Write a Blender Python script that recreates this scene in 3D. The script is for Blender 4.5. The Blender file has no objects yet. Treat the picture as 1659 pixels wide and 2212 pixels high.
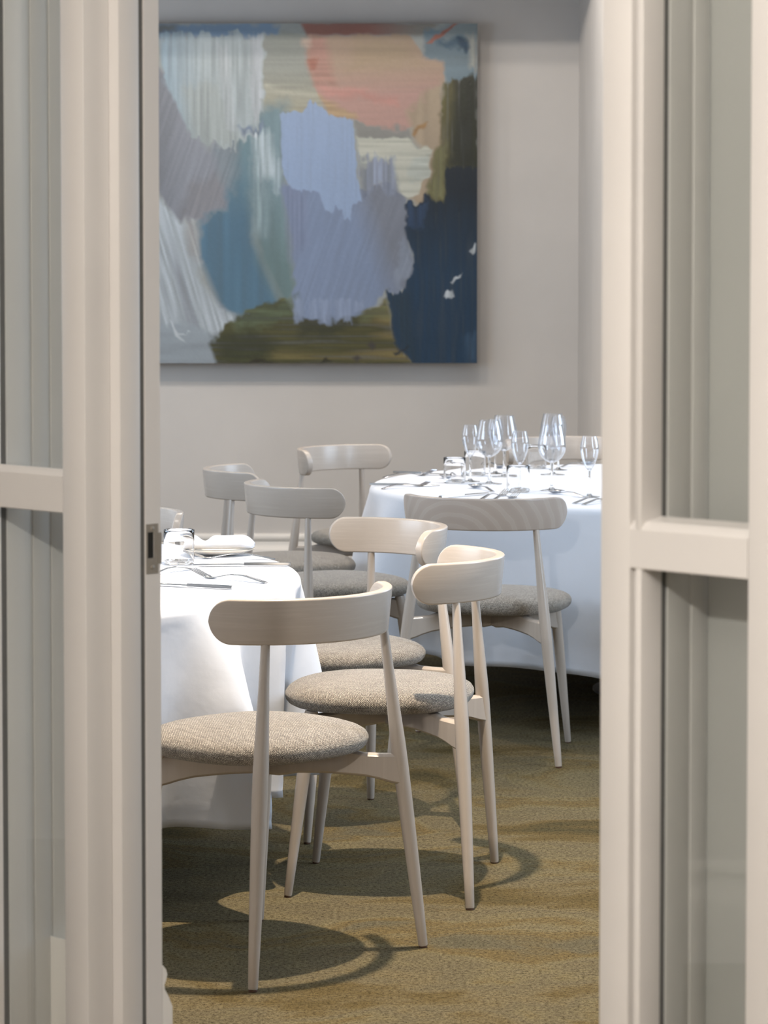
import bpy, bmesh, math, random
import numpy as np
from mathutils import Vector, Matrix

random.seed(7)
SC = bpy.context.scene
COL = SC.collection

# ------------------------------------------------------------------ camera
H_CAM, F_PX, PITCH, V0 = 1.3723, 6110.58, 0.04891, 879.55
cam_d = bpy.data.cameras.new('camera')
cam = bpy.data.objects.new('camera', cam_d); COL.objects.link(cam)
cam.location = (0, 0, H_CAM)
cam.rotation_euler = (math.pi / 2 - PITCH, 0, 0)
cam_d.sensor_fit = 'HORIZONTAL'
cam_d.sensor_width = 36.0
cam_d.lens = F_PX / 1659 * 36.0
cam_d.shift_x = 0.0
cam_d.shift_y = -(1106 - V0) / 1659
cam_d.clip_start = 0.05
cam_d.dof.use_dof = True
cam_d.dof.focus_distance = 6.2
cam_d.dof.aperture_fstop = 13.0
SC.camera = cam

# ------------------------------------------------------------------ view / world
vs = SC.view_settings
vs.view_transform = 'Standard'; vs.look = 'None'; vs.gamma = 1.0
vs.use_curve_mapping = False
vs.exposure = 0.0
SC.display_settings.display_device = 'sRGB'
w = bpy.data.worlds.new('world'); SC.world = w
w.use_nodes = True
w.node_tree.nodes['Background'].inputs[0].default_value = (0.55, 0.68, 0.9, 1)
w.node_tree.nodes['Background'].inputs[1].default_value = 0.3
try:
    SC.cycles.use_denoising = True
    SC.cycles.max_bounces = 10
    SC.cycles.transparent_max_bounces = 32
    SC.cycles.sample_clamp_indirect = 6.0
    SC.cycles.blur_glossy = 0.5
except Exception:
    pass

# ------------------------------------------------------------------ lights
WARM = (1.0, 0.84, 0.66)
NEUT = (1.0, 0.93, 0.84)
WASH = (1.0, 0.90, 0.79)
SKY = (0.66, 0.81, 1.0)
def spot(name, loc, energy, col=WARM, size=140, blend=0.35, rad=0.035, aim=None):
    l = bpy.data.lights.new(name, 'SPOT'); l.energy = energy; l.color = col
    l.spot_size = math.radians(size); l.spot_blend = blend; l.shadow_soft_size = rad
    o = bpy.data.objects.new(name, l); COL.objects.link(o); o.location = loc
    if aim is not None:
        o.rotation_euler = (Vector(aim) - Vector(loc)).to_track_quat('-Z', 'Y').to_euler()
    return o
def area(name, loc, aim, sx, sy, energy, col):
    l = bpy.data.lights.new(name, 'AREA'); l.shape = 'RECTANGLE'; l.size = sx; l.size_y = sy
    l.energy = energy; l.color = col
    o = bpy.data.objects.new(name, l); COL.objects.link(o); o.location = loc
    o.rotation_euler = (Vector(aim) - Vector(loc)).to_track_quat('-Z', 'Y').to_euler()
    return o
CEIL = 2.85
# recessed ceiling downlights of the dining room
spot('downlight_chairs', (0.0, 5.65, CEIL - .02), 480, WARM, 88, .75, .03)
spot('downlight_left_table', (-1.3, 6.6, CEIL - .02), 30, NEUT, 100, .5, .03)
spot('downlight_right_table', (0.95, 9.1, CEIL - .02), 85, NEUT, 90, .5, .03)
spot('downlight_rear', (-0.7, 10.1, CEIL - .02), 100, (1.0, 0.79, 0.58), 124, .6, .03)
# wall washers behind an added cut-off board near the back wall
for i, x in enumerate((-2.2, -1.4, -0.6, 0.1)):
    spot('wall_washer', (x, 10.55, 2.735), 17, WASH, 176, .02, .02)
    spot('wall_washer', (x + .3, 10.65, 2.7886), 9, WASH, 176, .02, .02)
# daylight through the side windows of the dining room, plus an added rear fill
area('window_light_right', (2.55, 6.2, 1.55), (0, 6.2, 1.2), 1.2, 1.5, 60, SKY)
area('window_light_right_rear', (2.55, 9.3, 1.55), (0, 9.3, 1.2), 1.2, 1.5, 45, SKY)
area('fill_left_rear', (-3.15, 10.4, 1.6), (0, 10.8, 1.5), 1.2, 1.5, 14, SKY)  # added blue fill for the back wall, no window known here
area('window_light_left', (-3.15, 7.2, 1.55), (0, 7.2, 1.2), 2.0, 1.5, 84, SKY)
# hall ceiling lamp
l = bpy.data.lights.new('hall_lamp', 'POINT'); l.energy = 182; l.color = (1.0, 0.94, 0.88); l.shadow_soft_size = .05
hl = bpy.data.objects.new('hall_lamp', l); COL.objects.link(hl); hl.location = (-0.62, 0.72, 2.36)

# ------------------------------------------------------------------ materials
def nodes_of(name):
    m = bpy.data.materials.new(name); m.use_nodes = True
    nt = m.node_tree
    return m, nt, nt.nodes['Principled BSDF']
def N(nt, typ, **kw):
    n = nt.nodes.new(typ)
    for k, v in kw.items():
        if k in n.inputs: n.inputs[k].default_value = v
        else: setattr(n, k, v)
    return n
def ramp(nt, fac, stops):
    r = nt.nodes.new('ShaderNodeValToRGB')
    el = r.color_ramp.elements
    while len(el) > 1: el.remove(el[-1])
    el[0].position = stops[0][0]; el[0].color = (*stops[0][1], 1)
    for p, c in stops[1:]:
        e = el.new(p); e.color = (*c, 1)
    nt.links.new(fac, r.inputs[0])
    return r.outputs[0]
def s2l(r, g, b):
    f = lambda c: (c / 255 / 12.92) if c / 255 <= .04045 else ((c / 255 + .055) / 1.055) ** 2.4
    return (f(r), f(g), f(b))
def bump(nt, bsdf, height, strength, dist):
    b = N(nt, 'ShaderNodeBump'); b.inputs['Strength'].default_value = strength; b.inputs['Distance'].default_value = dist
    nt.links.new(height, b.inputs['Height']); nt.links.new(b.outputs[0], bsdf.inputs['Normal'])
def mapping(nt, coord, scale):
    tc = N(nt, 'ShaderNodeTexCoord'); mp = N(nt, 'ShaderNodeMapping'); mp.inputs['Scale'].default_value = scale
    nt.links.new(tc.outputs[coord], mp.inputs['Vector'])
    return mp.outputs[0]

def mat_paint(name, col, rough=.45, spec=.4):
    m, nt, b = nodes_of(name)
    v = mapping(nt, 'Object', (1, 1, 1))
    n = N(nt, 'ShaderNodeTexNoise', Scale=3.0, Detail=4.0); nt.links.new(v, n.inputs['Vector'])
    c = ramp(nt, n.outputs[0], [(.3, tuple(x * .965 for x in col)), (.7, tuple(min(1, x * 1.03) for x in col))])
    nt.links.new(c, b.inputs['Base Color'])
    n2 = N(nt, 'ShaderNodeTexNoise', Scale=120.0, Detail=3.0); nt.links.new(v, n2.inputs['Vector'])
    bump(nt, b, n2.outputs[0], .08, .001)
    b.inputs['Roughness'].default_value = rough
    b.inputs['Specular IOR Level'].default_value = spec
    return m
M_WALL = mat_paint('wall_paint', s2l(204, 200, 196), .6, .3)
M_TRIM = mat_paint('trim_paint', s2l(236, 232, 226), .35, .5)
M_DOOR = mat_paint('door_paint', s2l(220, 216, 212), .32, .5)
M_LINE = mat_paint('lining_paint', s2l(204, 203, 199), .4, .4)
M_BACKING_SHADE = mat_paint('backing_shade_grey', s2l(172, 173, 169), .45, .4)  # wall behind the right pane, its shade put into a darker grey
M_CEIL = mat_paint('ceiling_paint', s2l(228, 226, 222), .8, .2)

def mat_wood(name, horizontal):
    m, nt, b = nodes_of(name)
    if horizontal:
        v = mapping(nt, 'UV', (5.0, 120, 1)); v2 = mapping(nt, 'UV', (60, 700, 1)); v3 = mapping(nt, 'UV', (5, 7, 1))
    else:
        v = mapping(nt, 'Object', (45, 45, 2.4)); v2 = mapping(nt, 'Object', (520, 520, 16)); v3 = mapping(nt, 'Object', (8, 8, 4))
    n = N(nt, 'ShaderNodeTexNoise', Scale=1.0, Detail=5.0, Distortion=.8); nt.links.new(v, n.inputs['Vector'])
    f = N(nt, 'ShaderNodeTexNoise', Scale=1.0, Detail=2.0); nt.links.new(v2, f.inputs['Vector'])
    k = N(nt, 'ShaderNodeTexNoise', Scale=1.0, Detail=2.0); nt.links.new(v3, k.inputs['Vector'])
    add = N(nt, 'ShaderNodeMath', operation='MULTIPLY_ADD'); add.inputs[1].default_value = .3
    nt.links.new(f.outputs[0], add.inputs[0]); nt.links.new(n.outputs[0], add.inputs[2])
    add2 = N(nt, 'ShaderNodeMath', operation='MULTIPLY_ADD'); add2.inputs[1].default_value = .35
    nt.links.new(k.outputs[0], add2.inputs[0]); nt.links.new(add.outputs[0], add2.inputs[2])
    c = ramp(nt, add2.outputs[0], [(.5, s2l(177, 166, 155)), (.85, s2l(181, 170, 159)), (1.2, s2l(185, 174, 163))])
    nt.links.new(c, b.inputs['Base Color'])
    b.inputs['Roughness'].default_value = .27
    b.inputs['Specular IOR Level'].default_value = .5
    bump(nt, b, f.outputs[0], .06, .0006)
    return m
M_WOOD_H = mat_wood('bleached_beech_back', True)
M_WOOD = mat_wood('bleached_beech', False)

def mat_wood_cathedral():
    m, nt, b = nodes_of('bleached_beech_cathedral')
    v = mapping(nt, 'UV', (1, 1, 1))
    wv = N(nt, 'ShaderNodeTexWave', wave_type='RINGS', rings_direction='SPHERICAL')
    wv.inputs['Scale'].default_value = 8.0; wv.inputs['Distortion'].default_value = 1.4
    wv.inputs['Detail'].default_value = 2.0; wv.inputs['Detail Scale'].default_value = 2.0
    mp = N(nt, 'ShaderNodeMapping'); mp.inputs['Location'].default_value = (.05, .085, 0); mp.inputs['Scale'].default_value = (1.0, 1.25, 1)
    nt.links.new(v, mp.inputs['Vector']); nt.links.new(mp.outputs[0], wv.inputs['Vector'])
    f = N(nt, 'ShaderNodeTexNoise', Scale=1.0, Detail=2.0); nt.links.new(mapping(nt, 'UV', (30, 520, 1)), f.inputs['Vector'])
    add = N(nt, 'ShaderNodeMath', operation='MULTIPLY_ADD'); add.inputs[1].default_value = .3
    nt.links.new(f.outputs[0], add.inputs[0]); nt.links.new(wv.outputs['Fac'], add.inputs[2])
    c = ramp(nt, add.outputs[0], [(0, s2l(175, 162, 151)), (.85, s2l(178, 165, 154)), (1.1, s2l(187, 176, 166)), (1.3, s2l(182, 170, 160))])
    nt.links.new(c, b.inputs['Base Color'])
    b.inputs['Roughness'].default_value = .27
    return m
M_WOOD_C = mat_wood_cathedral()

def mat_tweed():
    m, nt, b = nodes_of('tweed_weave')
    v = mapping(nt, 'UV', (1, 1, 1))
    wn = N(nt, 'ShaderNodeTexNoise', Scale=150.0, Detail=2.0); nt.links.new(v, wn.inputs['Vector'])
    mx = N(nt, 'ShaderNodeMix', data_type='VECTOR'); mx.inputs['Factor'].default_value = .0022
    vm = N(nt, 'ShaderNodeVectorMath', operation='MULTIPLY_ADD'); vm.inputs[1].default_value = (.0036, .0036, 0)
    nt.links.new(wn.outputs['Color'], vm.inputs[0]); nt.links.new(v, vm.inputs[2])
    br = N(nt, 'ShaderNodeTexBrick', offset=.5, squash=1.0)
    br.inputs['Scale'].default_value = 1.0
    br.inputs['Brick Width'].default_value = .0042; br.inputs['Row Height'].default_value = .0026
    br.inputs['Mortar Size'].default_value = .00072; br.inputs['Mortar Smooth'].default_value = .6
    br.inputs['Bias'].default_value = -.1
    br.inputs['Color1'].default_value = (*s2l(220, 210, 194), 1)
    br.inputs['Color2'].default_value = (*s2l(166, 154, 139), 1)
    br.inputs['Mortar'].default_value = (*s2l(36, 29, 23), 1)
    nt.links.new(vm.outputs[0], br.inputs['Vector'])
    sl = N(nt, 'ShaderNodeTexNoise', Scale=1.0, Detail=3.0); nt.links.new(mapping(nt, 'UV', (260, 24, 1)), sl.inputs['Vector'])
    mul = N(nt, 'ShaderNodeMix', data_type='RGBA', blend_type='MULTIPLY'); mul.inputs['Factor'].default_value = 1.0
    c = ramp(nt, sl.outputs[0], [(.3, (.62, .6, .58)), (.55, (.95, .95, .95)), (.75, (1.0, 1.0, 1.0))])
    nt.links.new(br.outputs['Color'], mul.inputs['A']); nt.links.new(c, mul.inputs['B'])
    nt.links.new(mul.outputs['Result'], b.inputs['Base Color'])
    b.inputs['Roughness'].default_value = .9
    b.inputs['Sheen Weight'].default_value = .25
    inv = N(nt, 'ShaderNodeMath', operation='SUBTRACT'); inv.inputs[0].default_value = 1.0
    nt.links.new(br.outputs['Fac'], inv.inputs[1])
    bump(nt, b, inv.outputs[0], .9, .0016)
    return m
M_TWEED = mat_tweed()

def mat_cloth():
    m, nt, b = nodes_of('white_linen')
    v = mapping(nt, 'Object', (1, 1, 1))
    n = N(nt, 'ShaderNodeTexNoise', Scale=9.0, Detail=4.0); nt.links.new(v, n.inputs['Vector'])
    n2 = N(nt, 'ShaderNodeTexNoise', Scale=900.0, Detail=1.0); nt.links.new(v, n2.inputs['Vector'])
    add = N(nt, 'ShaderNodeMath', operation='MULTIPLY_ADD'); add.inputs[1].default_value = .03
    nt.links.new(n2.outputs[0], add.inputs[0]); nt.links.new(n.outputs[0], add.inputs[2])
    b.inputs['Base Color'].default_value = (.66, .69, .75, 1)
    b.inputs['Roughness'].default_value = .8
    b.inputs['Sheen Weight'].default_value = .15
    bump(nt, b, add.outputs[0], .25, .012)
    return m
M_CLOTH = mat_cloth()

def mat_carpet():
    m, nt, b = nodes_of('olive_carpet')
    tc = N(nt, 'ShaderNodeTexCoord'); v = tc.outputs['Object']
    wn = N(nt, 'ShaderNodeTexNoise', Scale=1.1, Detail=2.0); nt.links.new(v, wn.inputs['Vector'])
    vm = N(nt, 'ShaderNodeVectorMath', operation='MULTIPLY_ADD'); vm.inputs[1].default_value = (.9, .9, 0)
    nt.links.new(wn.outputs['Color'], vm.inputs[0]); nt.links.new(v, vm.inputs[2])
    big = N(nt, 'ShaderNodeTexNoise', Scale=1.0, Detail=5.0, Roughness=.6)
    mp = N(nt, 'ShaderNodeMapping'); mp.inputs['Scale'].default_value = (1.6, 2.6, 1); mp.inputs['Rotation'].default_value = (0, 0, .5)
    nt.links.new(vm.outputs[0], mp.inputs['Vector']); nt.links.new(mp.outputs[0], big.inputs['Vector'])
    c = ramp(nt, big.outputs[0], [(.26, s2l(86, 80, 58)), (.38, s2l(112, 97, 64)), (.46, s2l(126, 114, 86)), (.50, s2l(118, 108, 84)),
                                  (.55, s2l(128, 117, 88)), (.60, s2l(120, 104, 70)), (.66, s2l(112, 104, 82)), (.78, s2l(92, 88, 70))])
    fine = N(nt, 'ShaderNodeTexNoise', Scale=330.0, Detail=3.0, Roughness=.75); nt.links.new(v, fine.inputs['Vector'])
    mid = N(nt, 'ShaderNodeTexNoise', Scale=120.0, Detail=2.0, Roughness=.7); nt.links.new(v, mid.inputs['Vector'])
    av = N(nt, 'ShaderNodeMath', operation='MULTIPLY_ADD'); av.inputs[1].default_value = .45
    nt.links.new(mid.outputs[0], av.inputs[0])
    sc_ = N(nt, 'ShaderNodeMath', operation='MULTIPLY'); sc_.inputs[1].default_value = .55
    nt.links.new(fine.outputs[0], sc_.inputs[0]); nt.links.new(sc_.outputs[0], av.inputs[2])
    cf = ramp(nt, av.outputs[0], [(.38, (.20, .18, .15)), (.5, (.84, .84, .84)), (.62, (1.22, 1.22, 1.22))])
    mul = N(nt, 'ShaderNodeMix', data_type='RGBA', blend_type='MULTIPLY'); mul.inputs['Factor'].default_value = 1.0
    nt.links.new(c, mul.inputs['A']); nt.links.new(cf, mul.inputs['B'])
    nt.links.new(mul.outputs['Result'], b.inputs['Base Color'])
    b.inputs['Roughness'].default_value = 1.0; b.inputs['Specular IOR Level'].default_value = .05
    bump(nt, b, fine.outputs[0], .9, .006)
    return m
M_CARPET = mat_carpet()

def mat_simple(name, col, rough, metal=0.0, **kw):
    m, nt, b = nodes_of(name)
    v = mapping(nt, 'Object', (1, 1, 1))
    n = N(nt, 'ShaderNodeTexNoise', Scale=60.0, Detail=2.0); nt.links.new(v, n.inputs['Vector'])
    c = ramp(nt, n.outputs[0], [(.3, tuple(x * .94 for x in col)), (.7, tuple(min(1, x * 1.04) for x in col))])
    nt.links.new(c, b.inputs['Base Color'])
    b.inputs['Roughness'].default_value = rough; b.inputs['Metallic'].default_value = metal
    return m
M_STEEL = mat_simple('polished_steel', (.56, .56, .57), .15, 1.0)
M_PLATE_METAL = mat_simple('brushed_strike_metal', s2l(158, 150, 138), .42, .35)
M_DARK = mat_simple('recess_shade', (.012, .012, .010), .8)
M_SEAL = mat_simple('grey_gasket', (.12, .12, .115), .6)
M_PAD = mat_simple('brown_felt_pad', (.09, .045, .025), .9)
M_CHINA = mat_simple('cream_stoneware', s2l(222, 214, 202), .25)
M_PED = mat_simple('dark_iron', (.02, .02, .02), .5)

def mat_thin_glass(name, power, tint, edge):
    m = bpy.data.materials.new(name); m.use_nodes = True; nt = m.node_tree
    nt.nodes.remove(nt.nodes['Principled BSDF'])
    out = nt.nodes['Material Output']
    tr = N(nt, 'ShaderNodeBsdfTransparent')
    lt = N(nt, 'ShaderNodeLayerWeight'); lt.inputs['Blend'].default_value = .5
    pt = N(nt, 'ShaderNodeMath', operation='POWER'); pt.inputs[1].default_value = 5.0
    nt.links.new(lt.outputs['Facing'], pt.inputs[0])
    nt.links.new(ramp(nt, pt.outputs[0], [(0, tint), (1.0, edge)]), tr.inputs['Color'])     # longer way through the wall at grazing angles
    gl = N(nt, 'ShaderNodeBsdfGlossy'); gl.inputs['Roughness'].default_value = .02; gl.inputs['Color'].default_value = (1, 1, 1, 1)
    lw = N(nt, 'ShaderNodeLayerWeight'); lw.inputs['Blend'].default_value = .5
    pw = N(nt, 'ShaderNodeMath', operation='POWER'); pw.inputs[1].default_value = power
    nt.links.new(lw.outputs['Facing'], pw.inputs[0])
    fr = N(nt, 'ShaderNodeMath', operation='MULTIPLY_ADD'); fr.inputs[1].default_value = .9; fr.inputs[2].default_value = .04
    nt.links.new(pw.outputs[0], fr.inputs[0])
    mx = N(nt, 'ShaderNodeMixShader')
    nt.links.new(fr.outputs[0], mx.inputs[0]); nt.links.new(tr.outputs[0], mx.inputs[1]); nt.links.new(gl.outputs[0], mx.inputs[2])
    nt.links.new(mx.outputs[0], out.inputs['Surface'])
    return m
M_GLASS = mat_thin_glass('drinking_glass', 2.6, (.97, .975, .985), (.22, .27, .33))
M_PANE = mat_thin_glass('window_pane', 5.0, (.965, .97, .965), (.92, .93, .92))
def mat_solid_glass():
    m, nt, b = nodes_of('solid_glass')
    b.inputs['Base Color'].default_value = (1, 1, 1, 1)
    b.inputs['Roughness'].default_value = 0.0; b.inputs['IOR'].default_value = 1.48
    b.inputs['Transmission Weight'].default_value = 1.0
    return m
M_SGLASS = mat_solid_glass()

def mat_canvas():
    m, nt, b = nodes_of('painted_canvas')
    at = N(nt, 'ShaderNodeVertexColor'); at.layer_name = 'paint'
    nt.links.new(at.outputs['Color'], b.inputs['Base Color'])
    b.inputs['Roughness'].default_value = .42
    n = N(nt, 'ShaderNodeTexNoise', Scale=90.0, Detail=3.0); nt.links.new(mapping(nt, 'Object', (1, 1, .25)), n.inputs['Vector'])
    bump(nt, b, n.outputs[0], .06, .001)
    return m
M_CANVAS = mat_canvas()

# ------------------------------------------------------------------ helpers
def link(name, bm, mat, parent=None, smooth=True, angle=None):
    me = bpy.data.meshes.new(name); bm.normal_update(); bm.to_mesh(me); bm.free()
    if smooth:
        me.polygons.foreach_set('use_smooth', [True] * len(me.polygons))
        if angle is not None:
            try: me.set_sharp_from_angle(angle=math.radians(angle))
            except Exception: pass
    me.materials.append(mat)
    o = bpy.data.objects.new(name, me); COL.objects.link(o)
    if parent is not None: o.parent = parent
    return o
def empty(name, loc=(0, 0, 0), rz=0.0, parent=None):
    o = bpy.data.objects.new(name, None); COL.objects.link(o)
    o.location = loc; o.rotation_euler = (0, 0, rz); o.empty_display_size = .05
    if parent is not None: o.parent = parent
    return o
def tag(o, label, cat, group=None):
    o['label'] = label; o['category'] = cat
    if group: o['group'] = group
    return o
def structure(o):
    o['kind'] = 'structure'; return o
def copy_tree(o, parent=None):
    c = o.copy(); COL.objects.link(c)
    if parent is not None: c.parent = parent
    for ch in list(o.children): copy_tree(ch, c)
    return c
def bx(bm, x0, x1, y0, y1, z0, z1, bev=0.0):
    g = bmesh.ops.create_cube(bm, size=1.0)
    vs_ = g['verts']
    for v in vs_:
        v.co = Vector(((x0 + x1) / 2 + v.co.x * (x1 - x0), (y0 + y1) / 2 + v.co.y * (y1 - y0), (z0 + z1) / 2 + v.co.z * (z1 - z0)))
    if bev > 0:
        es = list({e for v in vs_ for e in v.link_edges})
        bmesh.ops.bevel(bm, geom=es, offset=bev, segments=2, affect='EDGES', profile=.5)
    return bm
def box(name, dims, mat, parent=None, bev=0.0):
    return link(name, bx(bmesh.new(), *dims, bev=bev), mat, parent, smooth=bev > 0, angle=40)
def lathe(bm, prof, seg=40):
    rings = []
    for r, z in prof:
        if r < 1e-6: rings.append([bm.verts.new((0, 0, z))])
        else: rings.append([bm.verts.new((r * math.cos(2 * math.pi * i / seg), r * math.sin(2 * math.pi * i / seg), z)) for i in range(seg)])
    for a, b in zip(rings, rings[1:]):
        for i in range(seg):
            j = (i + 1) % seg
            if len(a) == 1 and len(b) == 1: continue
            if len(a) == 1: bm.faces.new((a[0], b[j], b[i]))
            elif len(b) == 1: bm.faces.new((a[i], a[j], b[0]))
            else: bm.faces.new((a[i], a[j], b[j], b[i]))
    bmesh.ops.recalc_face_normals(bm, faces=bm.faces)
    return bm
def taper(bm, p0, p1, prof, seg=18):
    """round leg from p0 to p1; prof = [(t, radius)], closed ends, slightly eased rims"""
    p0, p1 = Vector(p0), Vector(p1); d = (p1 - p0).normalized()
    x = d.cross(Vector((0, 1, 0))).normalized(); y = d.cross(x)
    rings = []
    for t, r in prof:
        c = p0.lerp(p1, t)
        rings.append([bm.verts.new(c + (x * math.cos(2 * math.pi * i / seg) + y * math.sin(2 * math.pi * i / seg)) * r) for i in range(seg)])
    for a, b in zip(rings, rings[1:]):
        for i in range(seg):
            j = (i + 1) % seg; bm.faces.new((a[i], a[j], b[j], b[i]))
    bm.faces.new(rings[0]); bm.faces.new(rings[-1])
    bmesh.ops.recalc_face_normals(bm, faces=bm.faces)
    return bm
def sweep(bm, pts, seclist):
    """loft explicit sections (list of equal-length point lists)"""
    rings = [[bm.verts.new(p) for p in s] for s in seclist]
    n = len(rings[0])
    for a, b in zip(rings, rings[1:]):
        for i in range(n):
            j = (i + 1) % n; bm.faces.new((a[i], a[j], b[j], b[i]))
    bm.faces.new(rings[0]); bm.faces.new(rings[-1])
    bmesh.ops.recalc_face_normals(bm, faces=bm.faces)
    return bm

# ------------------------------------------------------------------ room shell
D_BACK = 12.5
XL, XR = -3.2, 2.65
XRET, DRET = 0.857, 11.0          # the wall steps out to the right in front of the back corner
T = .15
structure(box('floor', (-4.2, 4.2, -2.2, D_BACK + .3, -.1, 0), M_CARPET))
structure(box('ceiling', (-4.2, 4.2, -2.2, D_BACK + .3, CEIL, CEIL + .1), M_CEIL))
structure(box('wall_back', (XL - T, XRET, D_BACK, D_BACK + T, 0, CEIL), M_WALL))
structure(box('wall_corner', (XRET, XRET + T, DRET, D_BACK + T, 0, CEIL), M_WALL))
structure(box('wall_step', (XRET + T, XR + T, DRET, DRET + T, 0, CEIL), M_WALL))
structure(box('wall_right', (XR, XR + T, 1.0, DRET, 0, CEIL), M_WALL))
structure(box('wall_left', (XL - T, XL, 1.0, D_BACK, 0, CEIL), M_WALL))
structure(box('wall_front', (-4.2, 4.2, -2.2, -2.05, 0, CEIL), M_WALL))
structure(box('wall_hall_left', (-2.0 - T, -2.0, -2.05, 3.0, 0, CEIL), M_WALL))
structure(box('wall_hall_right', (2.4, 2.4 + T, -2.05, 1.0, 0, CEIL), M_WALL))
# unseen board, added to cut the washers and shade the top of the back wall
structure(box('light_cutoff_board', (XL, XRET, 11.47, 11.50, 2.5586, CEIL), M_CEIL))

SKIRT = [(0, 0), (.030, 0), (.030, .118), (.027, .130), (.018, .142), (.015, .150), (.013, .165),
         (.018, .172), (.021, .180), (.020, .190), (.014, .198), (0, .200)]
def skirting(name, p0, p1, normal, k=1.0):
    """moulded skirting board between two floor points, projecting along normal"""
    p0, p1, nn = Vector((*p0, 0)), Vector((*p1, 0)), Vector((*normal, 0))
    secs = [[p + nn * (a * min(k, 1.3)) + Vector((0, 0, b * k)) for a, b in SKIRT] for p in (p0, p1)]
    return structure(link(name, sweep(bmesh.new(), None, secs), M_TRIM, smooth=False))
skirting('baseboard_back', (XL, D_BACK), (XRET, D_BACK), (0, -1))
skirting('baseboard_right', (XRET, D_BACK), (XRET, DRET), (-1, 0))
skirting('baseboard_left', (XL, 4.6), (XL, D_BACK), (1, 0))
skirting('baseboard_hall', (-2.0, -2.0), (-2.0, 3.0), (1, 0))

# ------------------------------------------------------------------ glazed partition with open doorway (turned 45 degrees)
AL = math.radians(44.89)
PORG = (-0.4477, 3.95, 0.0)
def partition(name, rz=-AL):
    o = empty(name, PORG, rz); structure(o); return o
LH = 2.25          # height of the glazed leaves
ZR0, ZR1 = 1.030, 1.0875
def glazed_leaf(name, t_stile_l, t0, t1, t_stile_r, bead):
    """one glazed leaf: two stiles, bottom / middle / top rail, two panes in gaskets and a folded lining behind"""
    r = partition(name)
    th = .0372
    def part(nm, dims, mat=M_DOOR, bev=.0022):
        return box(nm, dims, mat, r, bev)
    part('stile', (t_stile_l, t0 - (.0171 if bead else 0), 0, th, 0, LH))
    if bead: box('groove', (t0 - .0175, t0 - .0088, .011, th - .001, 0, LH), M_DOOR, r)
    part('stile', (t1, t_stile_r, 0, .0457, 0, LH))
    part('rail', (t0, t1, 0, th, 0, .16)); 
    ra = t0 - (.0172 if bead else 0); zt = ZR1 - (.0125 if bead else .006)      # middle rail with a chamfered, sloping sill
    prof = [(.0012, ZR0), (0, ZR0 + .0012), (0, zt), (.0035, zt + .005), (.0090, zt + .0095), (th, ZR1 + .0010), (th, ZR0)]
    link('rail', sweep(bmesh.new(), None, [[Vector((t, m, z)) for m, z in prof] for t in (ra, t1)]), M_DOOR, r, False)
    part('rail', (t0, t1, 0, th, LH - .12, LH))
    for za, zb in ((.16, ZR0), (ZR1, LH - .12)):
        p = part('pane', (t0 - .004, t1 + .001, .040, .0435, za - .004, zb + .004), M_PANE, 0)
        # thin dark gasket on the far reveal
        b = bmesh.new(); bx(b, t0 - .006, t0 - .0005, th, .0457, za, zb)
        link('gasket', b, M_SEAL, p, False)
        if bead:
            # planted glazing bead standing off the stile by a narrow shadow groove
            g = bmesh.new(); bx(g, t0 - .0089, t0 + .0004, -.0004, th, za - (.013 if za > 1 else 0), zb, .0015)
            link('glazing_bead', g, M_DOOR, r, True, 40)
    return r
# left fixed leaf: the stile seen at its right has a flush edge
L1 = glazed_leaf('door_1', -.235, -.1920, -.0044, .0468, False)
# stepped lining behind the left pane, in three lifts
box('lining', (-.235, -.1900, .0460, .0924, 0, LH), M_LINE, L1, .0015)
box('lining', (-.235, -.1885, .0926, .1255, 0, LH), M_LINE, L1, .0015)
box('lining', (-.235, -.1870, .1257, .2000, 0, LH), M_LINE, L1, .0015)
# right fixed leaf
R1 = glazed_leaf('door_2', .9846, 1.0455, 1.1975, 1.262, True)
# groove beside the bead on the right leaf
box('lining', (1.000, 1.0475, .0460, .0880, 0, LH), M_LINE, R1, .0015)
box('lining', (1.000, 1.0490, .0882, .1182, 0, LH), M_LINE, R1, .0015)
box('lining', (1.000, 1.262, .1185, .1300, 0, LH), M_BACKING_SHADE, R1, .0015)  # closing panel, coloured darker to read as shaded wall
# outer panelling left and right, closing the partition to the side walls
structure(box('wall_partition_left', (-2.9, -.235, .0, .16, 0, CEIL), M_WALL)).location = PORG
bpy.data.objects['wall_partition_left'].rotation_euler = (0, 0, -AL)
structure(box('wall_partition_right', (1.262, 5.0, .0, .14, 0, CEIL), M_WALL)).location = PORG
bpy.data.objects['wall_partition_right'].rotation_euler = (0, 0, -AL)
structure(box('wall_over_door', (-.235, 1.262, .0, .14, LH, CEIL), M_WALL)).location = PORG
bpy.data.objects['wall_over_door'].rotation_euler = (0, 0, -AL)
# door jamb with rebate: stop, gap, and the edge that carries the strike plate
J = partition('trim_2')
box('jamb_stop', (-.02, .0670, .0458, .0834, 0, LH), M_DOOR, J, .002)
box('jamb_seal', (-.02, .0640, .0834, .0920, 0, LH), M_SEAL, J, 0)
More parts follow.
